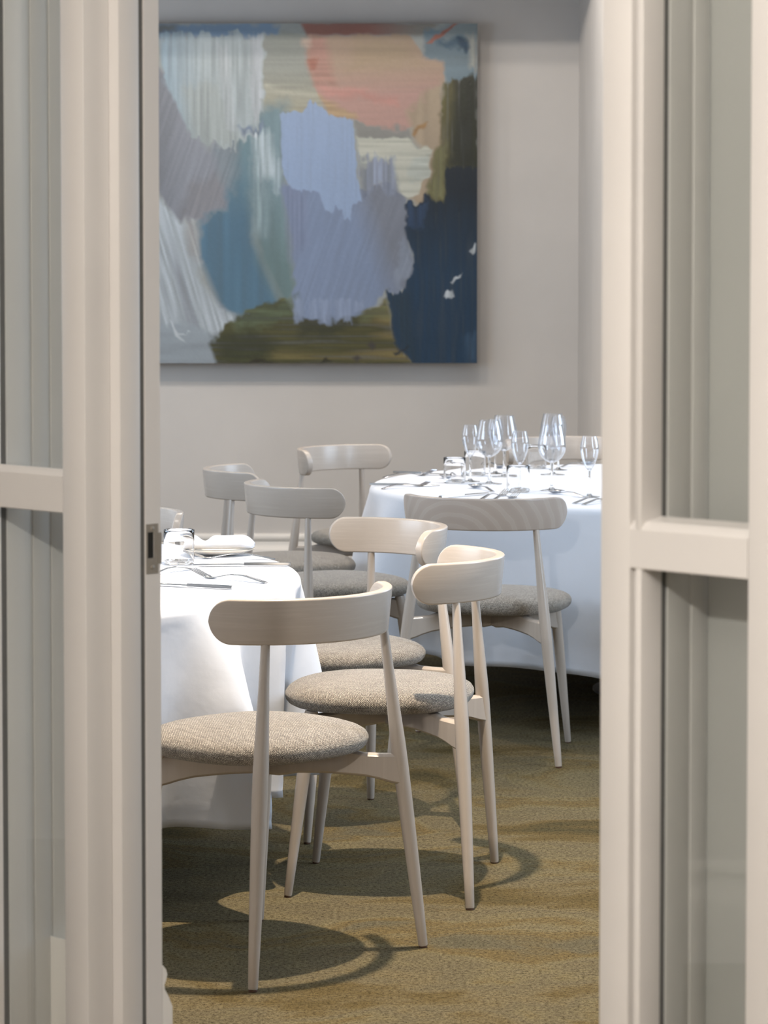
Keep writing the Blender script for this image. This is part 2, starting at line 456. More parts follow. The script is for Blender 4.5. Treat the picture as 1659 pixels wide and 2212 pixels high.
# jamb edge, built round the pocket of the strike
TJ = .0672
HZ0, HZ1, HM0, HM1 = .9645, 1.0015, .0945, .1065    # latch hole
jb = bmesh.new()
for d in ((-.02, TJ, .0920, .1190, 0, HZ0), (-.02, TJ, .0920, .1190, HZ1, LH), (-.02, TJ, .0920, HM0, HZ0, HZ1), (-.02, TJ, HM1, .1190, HZ0, HZ1)):
    bx(jb, *d)
link('jamb_edge', jb, M_DOOR, J, False)
box('latch_hole_shade', (.020, TJ - .0008, HM0 - .001, HM1 + .001, HZ0 - .001, HZ1 + .001), M_DARK, J)  # near-flush dark block: the shade inside the latch hole, as colour
sp = bmesh.new()
PT = TJ + .0012
for d in ((TJ, PT, .0922, .1138, HZ1, 1.0130), (TJ, PT, .0922, .1138, .9427, HZ0), (TJ, PT, .0922, HM0, HZ0, HZ1), (TJ, PT, HM1, .1138, HZ0, HZ1),
          (TJ, PT + .0003, .1138, .1200, .9560, 1.0000)):
    bx(sp, *d)
spo = link('strike_plate', sp, M_PLATE_METAL, J, False)
for z in (1.0065, .9515):
    s = bmesh.new(); bmesh.ops.create_uvsphere(s, u_segments=12, v_segments=6, radius=.0034)
    for v in s.verts: v.co = Vector((PT + v.co.z * .35, .1030 + v.co.x, z + v.co.y))
    link('screw', s, M_PLATE_METAL, spo)
# tall plinth on the room side of the jamb
pk = bmesh.new()
PL = [(.0, .120), (.0, .1385), (.300, .1385), (.318, .1385), (.334, .131), (.345, .1245), (.352, .1235), (.358, .1265), (.366, .1290), (.374, .1265), (.380, .1210), (.380, .120)]
secs = [[Vector((t, m, z)) for z, m in PL] for t in (-.235, .0668)]
structure(link('baseboard_partition', sweep(pk, None, secs), M_TRIM, smooth=False)).location = PORG
bpy.data.objects['baseboard_partition'].rotation_euler = (0, 0, -AL)

# ------------------------------------------------------------------ chairs
ZB, HB, RA, PHI, YC = .740, .0891, .2390, 1.2266, .2065
def make_backrest():
    bm = bmesh.new(); uvl = bm.loops.layers.uv.new('UVMap')
    th, rr = .0205, .0045
    half = HB / 2; smax = RA * PHI + .0035
    cols = []
    n_end, n_mid = 12, 30
    ss = []
    for i in range(n_end + 1):
        a = math.pi / 2 * i / n_end
        ss.append((-smax + half * (1 - math.cos(a)), half * max(math.sin(a), .03)))
    for i in range(1, n_mid):
        ss.append((-(smax - half) + 2 * (smax - half) * i / n_mid, half))
    ss += [(-s, h) for s, h in reversed(ss[:n_end + 1])]
    zm = ZB - half
    info = {}
    for s, h in ss:
        e = min(rr, h * .95)
        sec = []
        k = 4
        t2 = th / 2
        for cx, cz, a0 in ((t2 - rr, h - e, 0), (-(t2 - rr), h - e, 90), (-(t2 - rr), -(h - e), 180), (t2 - rr, -(h - e), 270)):
            for q in range(k + 1):
                a = math.radians(a0 + 90 * q / k)
                sec.append((cx + rr * math.cos(a), cz + e * math.sin(a)))
            # intermediate points along the flat faces
        ph = s / RA
        ring = []
        for dr, dz in sec:
            R = RA + dr + .0042 * dz / half
            # round the tips in thickness towards the very end
            v = bm.verts.new((R * math.sin(ph), YC - R * math.cos(ph), zm + dz))
            info[v] = (s, dz + dr); ring.append(v)
        cols.append(ring)
    n = len(cols[0])
    for a, b in zip(cols, cols[1:]):
        for i in range(n):
            j = (i + 1) % n; bm.faces.new((a[i], a[j], b[j], b[i]))
    bm.faces.new(cols[0]); bm.faces.new(cols[-1])
    bmesh.ops.recalc_face_normals(bm, faces=bm.faces)
    for f in bm.faces:
        for l in f.loops: l[uvl].uv = info[l.vert]
    return bm
def make_cushion():
    bm = bmesh.new(); uvl = bm.loops.layers.uv.new('UVMap')
    prof = [(0, .4655), (.25, .4650), (.45, .4635), (.62, .4610), (.76, .4575), (.86, .4535), (.93, .4485), (.975, .4425),
            (.997, .4350), (1.0, .4280), (.990, .4205), (.965, .4140), (.925, .4095), (.86, .4070), (.6, .4060), (0, .4060)]
    seg = 72; info = {}; rings = []
    s = 0; prev = None
    for rho, z in prof:
        if prev: s += math.hypot((rho - prev[0]) * .213, z - prev[1])
        prev = (rho, z)
        if rho == 0:
            v = bm.verts.new((0, .2314, z)); info[v] = (0, s, 0); rings.append([v]); continue
        ring = []
        for i in range(seg):
            a = 2 * math.pi * i / seg; c, sn = math.cos(a), math.sin(a)
            p = 2.35
            k = (abs(c) ** p + abs(sn) ** p) ** (-1 / p)
            fr = 1.0 + (.025 * sn if sn > 0 else .0)          # a touch wider at the front
            v = bm.verts.new((rho * .2168 * k * c * fr, .2314 + rho * .2085 * k * sn, z)); info[v] = (a, s, k); ring.append(v)
        rings.append(ring)
    for a, b in zip(rings, rings[1:]):
        for i in range(seg):
            j = (i + 1) % seg
            if len(a) == 1: bm.faces.new((a[0], b[i], b[j]))
            elif len(b) == 1: bm.faces.new((a[j], a[i], b[0]))
            else: bm.faces.new((a[j], a[i], b[i], b[j]))
    bmesh.ops.recalc_face_normals(bm, faces=bm.faces)
    for f in bm.faces:
        for l in f.loops:
            a, q, k = info[l.vert]
            l[uvl].uv = (1 + q * math.cos(a) * max(k, .01), 1 + q * math.sin(a) * max(k, .01))
    return bm
def brace_bm(p_leg_a, p_leg_b, lift):
    """arched diagonal of the seat cross-frame: deep at the legs, thin under the seat"""
    A, B = Vector((*p_leg_a, 0)), Vector((*p_leg_b, 0))
    d = (B - A).normalized(); nrm = Vector((-d.y, d.x, 0)); hw = .0135
    P = [(0, .336, .398), (.04, .340, .398), (.09, .3475, .3985), (.15, .354, .400), (.22, .3575, .408), (.30, .3605, .4075), (.42, .3620, .4075), (.47, .3585, .4075), (.5, .3570, .4075)]
    P = P + [(1 - t, b, c) for t, b, c in reversed(P[:-1])]
    secs = []
    for t, zb, zt in P:
        c = A.lerp(B, t); e = .005
        zb += lift * .0; 
        pts = [(-hw + e, zb), (hw - e, zb), (hw, zb + e), (hw, zt - e), (hw - e, zt), (-hw + e, zt), (-hw, zt - e), (-hw, zb + e)]
        secs.append([c + nrm * u + Vector((0, 0, z)) for u, z in pts])
    return sweep(bmesh.new(), None, secs)
def leg_at(p0, p1, z):
    t = (z - p0[2]) / (p1[2] - p0[2]); return tuple(p0[i] + (p1[i] - p0[i]) * t for i in range(3))
REAR_PROF = [(0, .0088), (.003, .0096), (.10, .0112), (.25, .0132), (.42, .0150), (.56, .0158), (.64, .0155), (.76, .0130), (.88, .0104), (1.0, .0088)]
FRONT_PROF = [(0, .0082), (.005, .0090), (.2, .0108), (.45, .0132), (.7, .0152), (.88, .0158), (.985, .0152), (1.0, .0140)]
def make_chair():
    r = empty('dining_chair')
    back = link('backrest', make_backrest(), M_WOOD_H, r, True, 50)
    link('seat_cushion', make_cushion(), M_TWEED, r)
    rear, front = [], []
    for s in (-1, 1):
        p0, p1 = (s * .241, 0, .004), (s * .1661, .0400, .655)
        lg = link('leg', taper(bmesh.new(), p0, p1, REAR_PROF), M_WOOD, r, True, 60); rear.append(leg_at(p0, p1, .37))
        link('foot_pad', taper(bmesh.new(), (p0[0], p0[1], 0), p0, [(0, .0084), (1, .0084)], 14), M_PAD, lg)
    for s in (-1, 1):
        p0, p1 = (s * .1785, .4083, .004), (s * .150, .3600, .4060)
        lg = link('leg', taper(bmesh.new(), p0, p1, FRONT_PROF), M_WOOD, r, True, 60); front.append(leg_at(p0, p1, .37))
        link('foot_pad', taper(bmesh.new(), (p0[0], p0[1], 0), p0, [(0, .0078), (1, .0078)], 14), M_PAD, lg)
    link('seat_brace', brace_bm(rear[0][:2], front[1][:2], 0), M_WOOD, r, True, 45)
    link('seat_brace', brace_bm(rear[1][:2], front[0][:2], 1), M_WOOD, r, True, 45)
    return r
CHAIRS = [
    ('nearest bleached wood chair, beside the glazed partition with its back to the viewer', (-.085, 5.492, 2.392)),
    ('bleached wood chair with its curved back side-on, standing right of the nearest chair', (.220, 6.241, 2.993)),
    ('bleached wood chair with its back to the viewer, in front of the right table', (.249, 7.797, 1.291)),
    ('bleached wood chair between the tables whose hollow inner back faces the viewer', (.084, 7.054, 3.656)),
    ('bleached wood chair with its rounded back to the viewer, left of the right table', (-.340, 8.275, .542)),
    ('bleached wood chair seen side-on by the wall, behind the one left of the right table', (-.530, 8.962, .097)),
    ('bleached wood chair facing the viewer at the far left of the right table', (-.216, 10.077, -.670)),
    ('bleached wood chair beyond the left table, its back tip just above the tumbler', (-.664, 7.50, -2.12)),
    ('bleached wood chair behind the wine glasses at the far side of the right table', (.590, 10.62, -1.00)),
]
proto = make_chair()
for i, (lab, (x, d, th)) in enumerate(CHAIRS):
    c = proto if i == 0 else copy_tree(proto)
    c.location = (x, d, 0); c.rotation_euler = (0, 0, th - math.pi / 2)
    tag(c, lab, 'chair', 'bleached wood dining chairs round the two tables')
    if i == 2:
        for ch in c.children:
            if ch.name.startswith('backrest'):
                ch.data = ch.data.copy(); ch.data.materials[0] = M_WOOD_C

# ------------------------------------------------------------------ tables and cloths
ZT = .673
def make_table(name, x, y, r):
    t = empty(name, (x, y, 0))
    link('tabletop', lathe(bmesh.new(), [(0, ZT - .034), (r - .05, ZT - .034), (r - .034, ZT - .028), (r - .034, ZT - .008), (r - .040, ZT - .0035), (0, ZT - .0035)], 72), M_WOOD, t, True, 40)
    link('pedestal_column', lathe(bmesh.new(), [(0, .02), (.05, .02), (.042, .06), (.042, ZT - .05), (.09, ZT - .034), (0, ZT - .034)], 28), M_PED, t, True, 40)
    link('pedestal_base', lathe(bmesh.new(), [(0, 0), (.27, 0), (.27, .008), (.05, .024), (0, .024)], 40), M_PED, t, True, 40)
    return t
SEATS = [(x + .2314 * math.cos(t), d + .2314 * math.sin(t)) for _, (x, d, t) in CHAIRS]
def make_cloth(name, x, y, r, hem, nf, phase, amp, flare, seed, peaks=None):
    rnd = random.Random(seed)
    seg = 360; bm = bmesh.new()
    k1 = [rnd.uniform(-1, 1) for _ in range(6)]
    def wob(a): return sum(k1[i] * math.sin((i + 1) * a + i * 1.7) for i in range(6)) / 6
    def fold(a):
        ph = nf * (a - phase) + 1.1 * wob(a) * (0 if peaks else 1)
        c = math.cos(ph)
        sh = (.5 + .5 * c) ** 2.2                       # rounded ridges, wider valleys
        return sh * (1 + .35 * math.sin(3 * a + seed))
    prof = [(0, 0, 0), (.3, 0, 0), (.6, 0, 0), (.8, 0, 0), (.93, 0, 0)]
    rings = [[bm.verts.new((0, 0, ZT))]]
    for f in (.25, .5, .75, .9, .97):
        rings.append([bm.verts.new((r * f * math.cos(2 * math.pi * i / seg), r * f * math.sin(2 * math.pi * i / seg), ZT)) for i in range(seg)])
    rc = .022
    for q in range(1, 6):
        a = math.pi / 2 * q / 5
        rings.append([bm.verts.new(((r - rc + rc * math.sin(a)) * math.cos(2 * math.pi * i / seg), (r - rc + rc * math.sin(a)) * math.sin(2 * math.pi * i / seg), ZT - rc + rc * math.cos(a))) for i in range(seg)])
    rows = 26
    for j in range(1, rows + 1):
        t = j / rows; ring = []
        for i in range(seg):
            a = 2 * math.pi * i / seg
            g = fold(a)
            w_ = t ** .8
            R = r + flare * math.sin(min(1, t * 1.25) * math.pi / 2) + amp * w_ * (g - .42) + .004 * math.sin(9 * a + 6 * t + seed) * t
            tw = .05 * t * math.sin(nf * (a - phase) * .5 + seed)
            zc_ = ZT - rc + (hem - (ZT - rc)) * t
            # the chair seats tucked under the rim push the cloth inwards
            for sx, sy in SEATS:
                dx, dy = sx - x, sy - y
                pr_ = dx * math.cos(a) + dy * math.sin(a); off = abs(-dx * math.sin(a) + dy * math.cos(a))
                if pr_ > 0 and off < .36:
                    lim = pr_ - math.sqrt(max(.226 ** 2 - min(off, .226) ** 2, 0)) - max(0, off - .226) * -2.0
                    lim = max(lim, .3)
                    q_ = min(1, max(0, (ZT - .02 - zc_) / (ZT - .02 - .47))); q_ = q_ * q_ * (3 - 2 * q_)
                    Rl = (r + .02) * (1 - q_) + lim * q_
                    R = min(R, Rl + amp * w_ * min(0, g - .85) * .35 * q_)
            z = ZT - rc + (hem + .012 * math.sin(4 * a + seed) - .010 * g - (ZT - rc)) * t
            if j == rows - 1: R -= .0016
            ring.append(bm.verts.new((R * math.cos(a + tw * .25), R * math.sin(a + tw * .25), z)))
        rings.append(ring)
    # hem returned inwards
    last = rings[-1]; ring = []
    for v in last:
        k = 1 - .0025 / math.hypot(v.co.x, v.co.y)
        ring.append(bm.verts.new((v.co.x * k, v.co.y * k, v.co.z + .001)))
    rings.append(ring)
    ring2 = [bm.verts.new((v.co.x * .9985, v.co.y * .9985, v.co.z + .02)) for v in ring]
    rings.append(ring2)
    for a, b in zip(rings, rings[1:]):
        n = len(b)
        for i in range(n):
            j = (i + 1) % n
            if len(a) == 1: bm.faces.new((a[0], b[i], b[j]))
            else: bm.faces.new((a[i], b[i], b[j], a[j]))
    o = link(name, bm, M_CLOTH); o.location = (x, y, 0)
    return o
T1 = (-1.120, 6.450, .930); T2 = (.950, 9.165, .998)
t1 = make_table('round_table', *T1); t2 = make_table('round_table', *T2)
tag(t1, 'round table under the left white cloth, with dark pedestal foot', 'table', 'round dining tables')
tag(t2, 'round table under the right white cloth, hidden down to its dark foot', 'table', 'round dining tables')
c1 = make_cloth('tablecloth', *T1, .205, 17, math.radians(-13), .150, .015, 3, peaks=True)
c2 = make_cloth('tablecloth', *T2, .185, 13, math.radians(-104), .085, .030, 5)
tag(c1, 'white tablecloth with deep folds on the left table, carrying the napkin plate', 'tablecloth', 'white round tablecloths')
tag(c2, 'white tablecloth hanging on the right table under the wine glasses', 'tablecloth', 'white round tablecloths')

# ------------------------------------------------------------------ glassware
ZS = ZT + .0005
TK = 1.12          # size factor of the table ware
def shell(bm, outer, thick=.0011, seg=44):
    inner = [(max(r - thick, 0), z + (thick if k == 0 else 0)) for k, (r, z) in enumerate(outer)]
    inner[-1] = (outer[-1][0] - thick * .6, outer[-1][1])
    return lathe(bm, outer + list(reversed(inner)), seg)
def bez(pts, n):
    """Catmull-Rom through (r, z) points"""
    P = [pts[0]] + pts + [pts[-1]]; out = []
    for i in range(1, len(P) - 2):
        for q in range(n):
            t = q / n
            out.append(tuple(.5 * ((2 * P[i][k]) + (-P[i - 1][k] + P[i + 1][k]) * t + (2 * P[i - 1][k] - 5 * P[i][k] + 4 * P[i + 1][k] - P[i + 2][k]) * t * t + (-P[i - 1][k] + 3 * P[i][k] - 3 * P[i + 1][k] + P[i + 2][k]) * t ** 3) for k in range(2)))
    out.append(pts[-1]); return [(max(r, 0), z) for r, z in out]
def stemware(name, bowl, zstem, foot_r, stem_r):
    g = empty(name)
    link('bowl', shell(bmesh.new(), bez(bowl, 5)), M_GLASS, g)
    st = [(0, .004), (stem_r * 2.6, .0045), (stem_r * 1.3, .012), (stem_r, .03), (stem_r * .95, zstem * .7), (stem_r * 1.2, zstem * .93), (stem_r * 2.0, zstem + .003), (0, zstem + .005)]
    link('stem', lathe(bmesh.new(), st, 20), M_SGLASS, g)
    link('foot', lathe(bmesh.new(), [(0, 0), (foot_r, 0), (foot_r, .0012), (foot_r * .5, .0028), (0, .0052)], 40), M_SGLASS, g)
    return g
CH = stemware('champagne_glass', [(0, .072), (.006, .074), (.0125, .084), (.0205, .104), (.0250, .126), (.0250, .140), (.0220, .155), (.0190, .1665)], .074, .0290, .0030)
WG = stemware('wine_glass', [(0, .078), (.010, .079), (.026, .090), (.0365, .107), (.0395, .124), (.0375, .145), (.0330, .166), (.0285, .1850)], .080, .0370, .0034)
def tumbler():
    g = empty('tumbler')
    link('wall', lathe(bmesh.new(), bez([(.0318, .004), (.0322, .02), (.0325, .05), (.0326, .0735)], 3) + [(.0318, .0742), (.0310, .0735), (.0306, .05), (.0303, .0105)], 48), M_SGLASS, g)
    link('base', lathe(bmesh.new(), [(0, 0), (.029, 0), (.0315, .002), (.0318, .006), (.0303, .0095), (0, .0085)], 48), M_SGLASS, g)
    return g
TU = tumbler()
first = {}
def put(proto_, pos, label, cat, group, rz=0.0, z=ZS):
    if proto_.name not in first: first[proto_.name] = 1; o = proto_
    else: o = copy_tree(proto_)
    o.location = (pos[0] * TK, pos[1] * TK, z); o.rotation_euler = (0, 0, rz); o.scale = (TK, TK, TK)
    tag(o, label, cat, group); return o
gC, gW, gT = 'champagne glasses on the right table', 'wine glasses on the right table', 'short water tumblers'
put(CH, (.2535, 8.286), 'champagne glass farthest left, behind the leftmost tumbler', 'glass', gC)
put(CH, (.3394, 8.604), 'champagne glass showing through the bowl of the left wine glass', 'glass', gC)
put(CH, (.3840, 7.973), 'champagne glass standing behind the tumbler by the upright fork tines', 'glass', gC)
put(CH, (.5412, 8.763), 'champagne glass showing through the nearest wine glass on the right', 'glass', gC)
put(CH, (.5626, 7.730), 'champagne glass farthest right, beside the door stile', 'glass', gC)
put(WG, (.3059, 8.196), 'wine glass on the left of the group, next to the leftmost champagne glass', 'glass', gW)
put(WG, (.3606, 8.470), 'wine glass behind the left one, its rim a little higher', 'glass', gW)
put(WG, (.4732, 7.956), 'nearest wine glass, behind the spoon on the right', 'glass', gW)
put(WG, (.5118, 8.560), 'wine glass with the highest rim, right behind the nearest one', 'glass', gW, z=ZS)
put(TU, (.2060, 8.232), 'tumbler farthest left on the right table', 'glass', gT)
put(TU, (.2749, 8.527), 'tumbler behind the leftmost champagne glass', 'glass', gT)
put(TU, (.3748, 7.890), 'tumbler nearest the viewer on the right table, by the fork tines', 'glass', gT)
put(TU, (.4754, 8.824), 'tumbler at the back of the right table, before the far chair', 'glass', gT)
put(TU, (-.4325, 5.949), 'tumbler on the left table, close to the door jamb', 'glass', gT)

# ------------------------------------------------------------------ cutlery (lies along +x from handle end to tip)
def strip(path, wid, thick):
    """solid strip along x: path=[(x, z)], wid=[half widths]"""
    secs = []
    for (x, z), hw in zip(path, wid):
        th = thick
        secs.append([Vector((x, -hw, z)), Vector((x, -hw * .6, z + th)), Vector((x, hw * .6, z + th)), Vector((x, hw, z)), Vector((x, hw * .6, z - th * .3)), Vector((x, -hw * .6, z - th * .3))])
    return sweep(bmesh.new(), None, secs)
def make_knife():
    g = empty('table_knife')
    link('handle', strip([(0, .003), (.006, .003), (.05, .0032), (.09, .0034), (.098, .0034)], [.0052, .0068, .0062, .0050, .0042], .0045), M_STEEL, g, True, 50)
    link('blade', strip([(.096, .0036), (.110, .004), (.150, .004), (.185, .0035), (.205, .003)], [.0038, .0072, .0085, .0078, .0015], .0016), M_STEEL, g, True, 50)
    return g
def make_fork():
    g = empty('table_fork')
    link('handle', strip([(0, .0008), (.02, .0045), (.06, .0112), (.095, .0108), (.125, .0050), (.138, .0022)], [.0068, .0070, .0050, .0034, .0032, .0055], .0018), M_STEEL, g, True, 50)
    b = strip([(.136, .0024), (.144, .0012), (.152, .0016), (.158, .0030)], [.0050, .0100, .0118, .0120], .0016)
    link('head', b, M_STEEL, g, True, 50)
    for k in range(4):
        y = -.0094 + k * .00627
        b = strip([(.157, .0030), (.172, .0075), (.188, .0130), (.199, .0165)], [.0021, .0020, .0017, .0009], .0013)
        for v in b.verts: v.co.y += y
        link('tine', b, M_STEEL, g, True, 50)
    return g
def make_spoon():
    g = empty('dessert_spoon')
    link('handle', strip([(0, .0008), (.02, .0045), (.055, .0100), (.085, .0095), (.110, .0050), (.122, .0040)], [.0060, .0062, .0044, .0030, .0028, .0040], .0017), M_STEEL, g, True, 50)
    b = bmesh.new(); rows = 10; cols = 14; out, inn = [], []
    for lay, off in ((0, 0.0), (1, .0012)):
        rings = []
        for j in range(rows + 1):
            rho = j / rows
            ring = []
            for i in range(cols * 2):
                a = math.pi * i / cols
                x = .148 + .029 * rho * math.cos(a) * (1 if math.cos(a) < 0 else .98)
                y = .0185 * rho * math.sin(a) * (1 - .12 * math.cos(a))
                z = .0012 + .0078 * rho ** 2.2 + off
                ring.append(b.verts.new((x, y, z)))
            rings.append(ring)
        for r0, r1 in zip(rings, rings[1:]):
            for i in range(cols * 2):
                j = (i + 1) % (cols * 2); b.faces.new((r0[i], r0[j], r1[j], r1[i]))
        (out if lay == 0 else inn).append(rings[-1])
    for i in range(cols * 2):
        j = (i + 1) % (cols * 2); b.faces.new((out[0][i], out[0][j], inn[0][j], inn[0][i]))
    bmesh.ops.remove_doubles(b, verts=b.verts, dist=1e-6)
    bmesh.ops.recalc_face_normals(b, faces=b.faces)
    link('bowl', b, M_STEEL, g)
    return g
KN, FO, SP = make_knife(), make_fork(), make_spoon()
gK, gF, gS = 'table knives', 'table forks', 'dessert spoons'
def lay(proto_, end, tip, label, group, flip=False):
    rz = math.atan2(tip[1] - end[1], tip[0] - end[0])
    return put(proto_, end, label, 'cutlery', group, rz)
lay(KN, (-.196, 5.921), (-.388, 5.912), 'knife on the left table just before the napkin plate', gK)
lay(KN, (-.295, 5.484), (-.446, 5.548), 'knife on the left table nearest the viewer, running behind the jamb', gK)
lay(FO, (-.2346, 6.050), (-.4065, 6.078), 'fork on the left table lying along the rim of the plate', gF)
lay(FO, (-.2329, 5.589), (-.4021, 5.724), 'fork on the left table between the two knives', gF)
lay(SP, (-.4000, 5.850), (-.4585, 5.759), 'spoon on the left table beside the tumbler', gS)
lay(KN, (-.0407, 8.126), (.1268, 8.092), 'knife at the left rim of the right table, nearest the viewer there', gK)
lay(FO, (-.0050, 7.990), (.1400, 8.130), 'fork at the left rim of the right table in front of the nearer knife', gF)
lay(KN, (.0300, 8.620), (.2100, 8.508), 'knife at the far left rim of the right table', gK)
lay(FO, (-.0021, 8.420), (.1550, 8.545), 'fork beside the knife at the far left rim of the right table', gF)
lay(SP, (.3050, 7.890), (.2385, 8.090), 'spoon in front of the left wine glass', gS)
lay(SP, (.3300, 8.990), (.3689, 8.810), 'spoon lying far back among the stems', gS)
lay(SP, (.2150, 8.560), (.1800, 8.400), 'spoon behind the leftmost tumbler', gS)
lay(KN, (.1516, 7.667), (.3094, 7.841), 'knife lying along the near rim, behind the chair back', gK)
lay(FO, (.2600, 7.610), (.3420, 7.790), 'left one of two forks by the near rim with upturned tines', gF)
lay(FO, (.2850, 7.545), (.3690, 7.725), 'right one of two forks by the near rim with upturned tines', gF)
lay(SP, (.5450, 7.700), (.4350, 7.900), 'spoon right of the front tumbler, before the nearest wine glass', gS)
lay(FO, (.5034, 7.490), (.6300, 7.650), 'left one of two forks by the door stile on the right table', gF)
lay(FO, (.5250, 7.450), (.6500, 7.610), 'right one of two forks by the door stile on the right table', gF)
lay(SP, (.5575, 8.880), (.6750, 9.030), 'spoon at the far right of the right table, half behind the door stile', gS)

# ------------------------------------------------------------------ plate with napkin
pl = link('side_plate', lathe(bmesh.new(), [(0, 0), (.042, 0), (.046, .002), (.070, .0085), (.0800, .0125), (.0808, .0138), (.0795, .0146), (.068, .0115), (.048, .0060), (0, .0052)], 56), M_CHINA, None, True, 50)
pl.location = (-.362 * TK, 6.165 * TK, ZS); pl.scale = (TK, TK, TK)
tag(pl, 'cream side plate on the left table under a folded napkin', 'plate')
def make_napkin():
    bm = bmesh.new(); nu, nv = 60, 28; rings = []
    for i in range(nu + 1):
        u = i / nu; x = -.078 + .146 * u
        # width and height of the soft folded roll along its length
        hgt = .028 * (1 - .33 * math.exp(-((u - .27) / .10) ** 2)) * (1 - max(0, (u - .80) / .2) ** 2.2 * .62) * (1 - max(0, (.13 - u) / .13) ** 2 * .5)
        wid = .040 * (1 - .25 * math.exp(-((u - .27) / .12) ** 2)) * (1 - max(0, (u - .85) / .15) ** 2 * .3)
        ring = []
        for j in range(nv):
            a = 2 * math.pi * j / nv; c, s = math.cos(a), math.sin(a)
            p = 2.7
            k = (abs(c) ** p + abs(s) ** p) ** (-1 / p)
            y = wid * k * c
            z = hgt * .5 * (1 + k * s)
            z += .0035 * math.sin(16 * u + 2.2 * c) * max(s, 0) * math.exp(-((u - .22) / .22) ** 2)
            y += .004 * math.sin(7 * u + 1)
            ring.append(bm.verts.new((x, y, z)))
        rings.append(ring)
    for a, b in zip(rings, rings[1:]):
        for j in range(nv):
            q = (j + 1) % nv; bm.faces.new((a[j], a[q], b[q], b[j]))
    bm.faces.new(rings[0]); bm.faces.new(rings[-1])
    bmesh.ops.recalc_face_normals(bm, faces=bm.faces)
    o = link('folded_napkin', bm, M_CLOTH, None, True, 70)
    return o
nk = make_napkin(); nk.location = (-.353 * TK, 6.150 * TK, ZS + .0145 * TK); nk.scale = (TK, TK, TK); nk.rotation_euler = (0, math.radians(-1.5), math.radians(-6))
tag(nk, 'white linen napkin loosely folded on the cream plate', 'napkin')

# ------------------------------------------------------------------ painting on the back wall
def smooth_noise(shape, cells, seed):
    rs = np.random.RandomState(seed); gy, gx = cells
    g = rs.rand(gy + 2, gx + 2)
    yy = np.linspace(0, gy, shape[0]); xx = np.linspace(0, gx, shape[1])
    y0 = np.minimum(yy.astype(int), gy - 1); x0 = np.minimum(xx.astype(int), gx - 1)
    fy = (yy - y0)[:, None]; fx = (xx - x0)[None, :]
    fy = fy * fy * (3 - 2 * fy); fx = fx * fx * (3 - 2 * fx)
    a = g[np.ix_(y0, x0)]; b = g[np.ix_(y0, x0 + 1)]; c = g[np.ix_(y0 + 1, x0)]; d = g[np.ix_(y0 + 1, x0 + 1)]
    return (a * (1 - fx) + b * fx) * (1 - fy) + (c * (1 - fx) + d * fx) * fy - .5
def poly_sdf(px, py, poly):
    P = np.array(poly, float); d = np.full(px.shape, 1e9); s = np.ones(px.shape)
    n = len(P)
    for i in range(n):
        a, b = P[i], P[i - 1]
        ex, ey = b[0] - a[0], b[1] - a[1]
        wx, wy = px - a[0], py - a[1]
        t = np.clip((wx * ex + wy * ey) / (ex * ex + ey * ey), 0, 1)
        d = np.minimum(d, (wx - ex * t) ** 2 + (wy - ey * t) ** 2)
        c1 = py >= a[1]; c2 = py < b[1]; c3 = ex * wy > ey * wx
        flip = (c1 & c2 & c3) | (~c1 & ~c2 & ~c3)
        s = np.where(flip, -s, s)
    return np.sqrt(d) * s          # negative inside
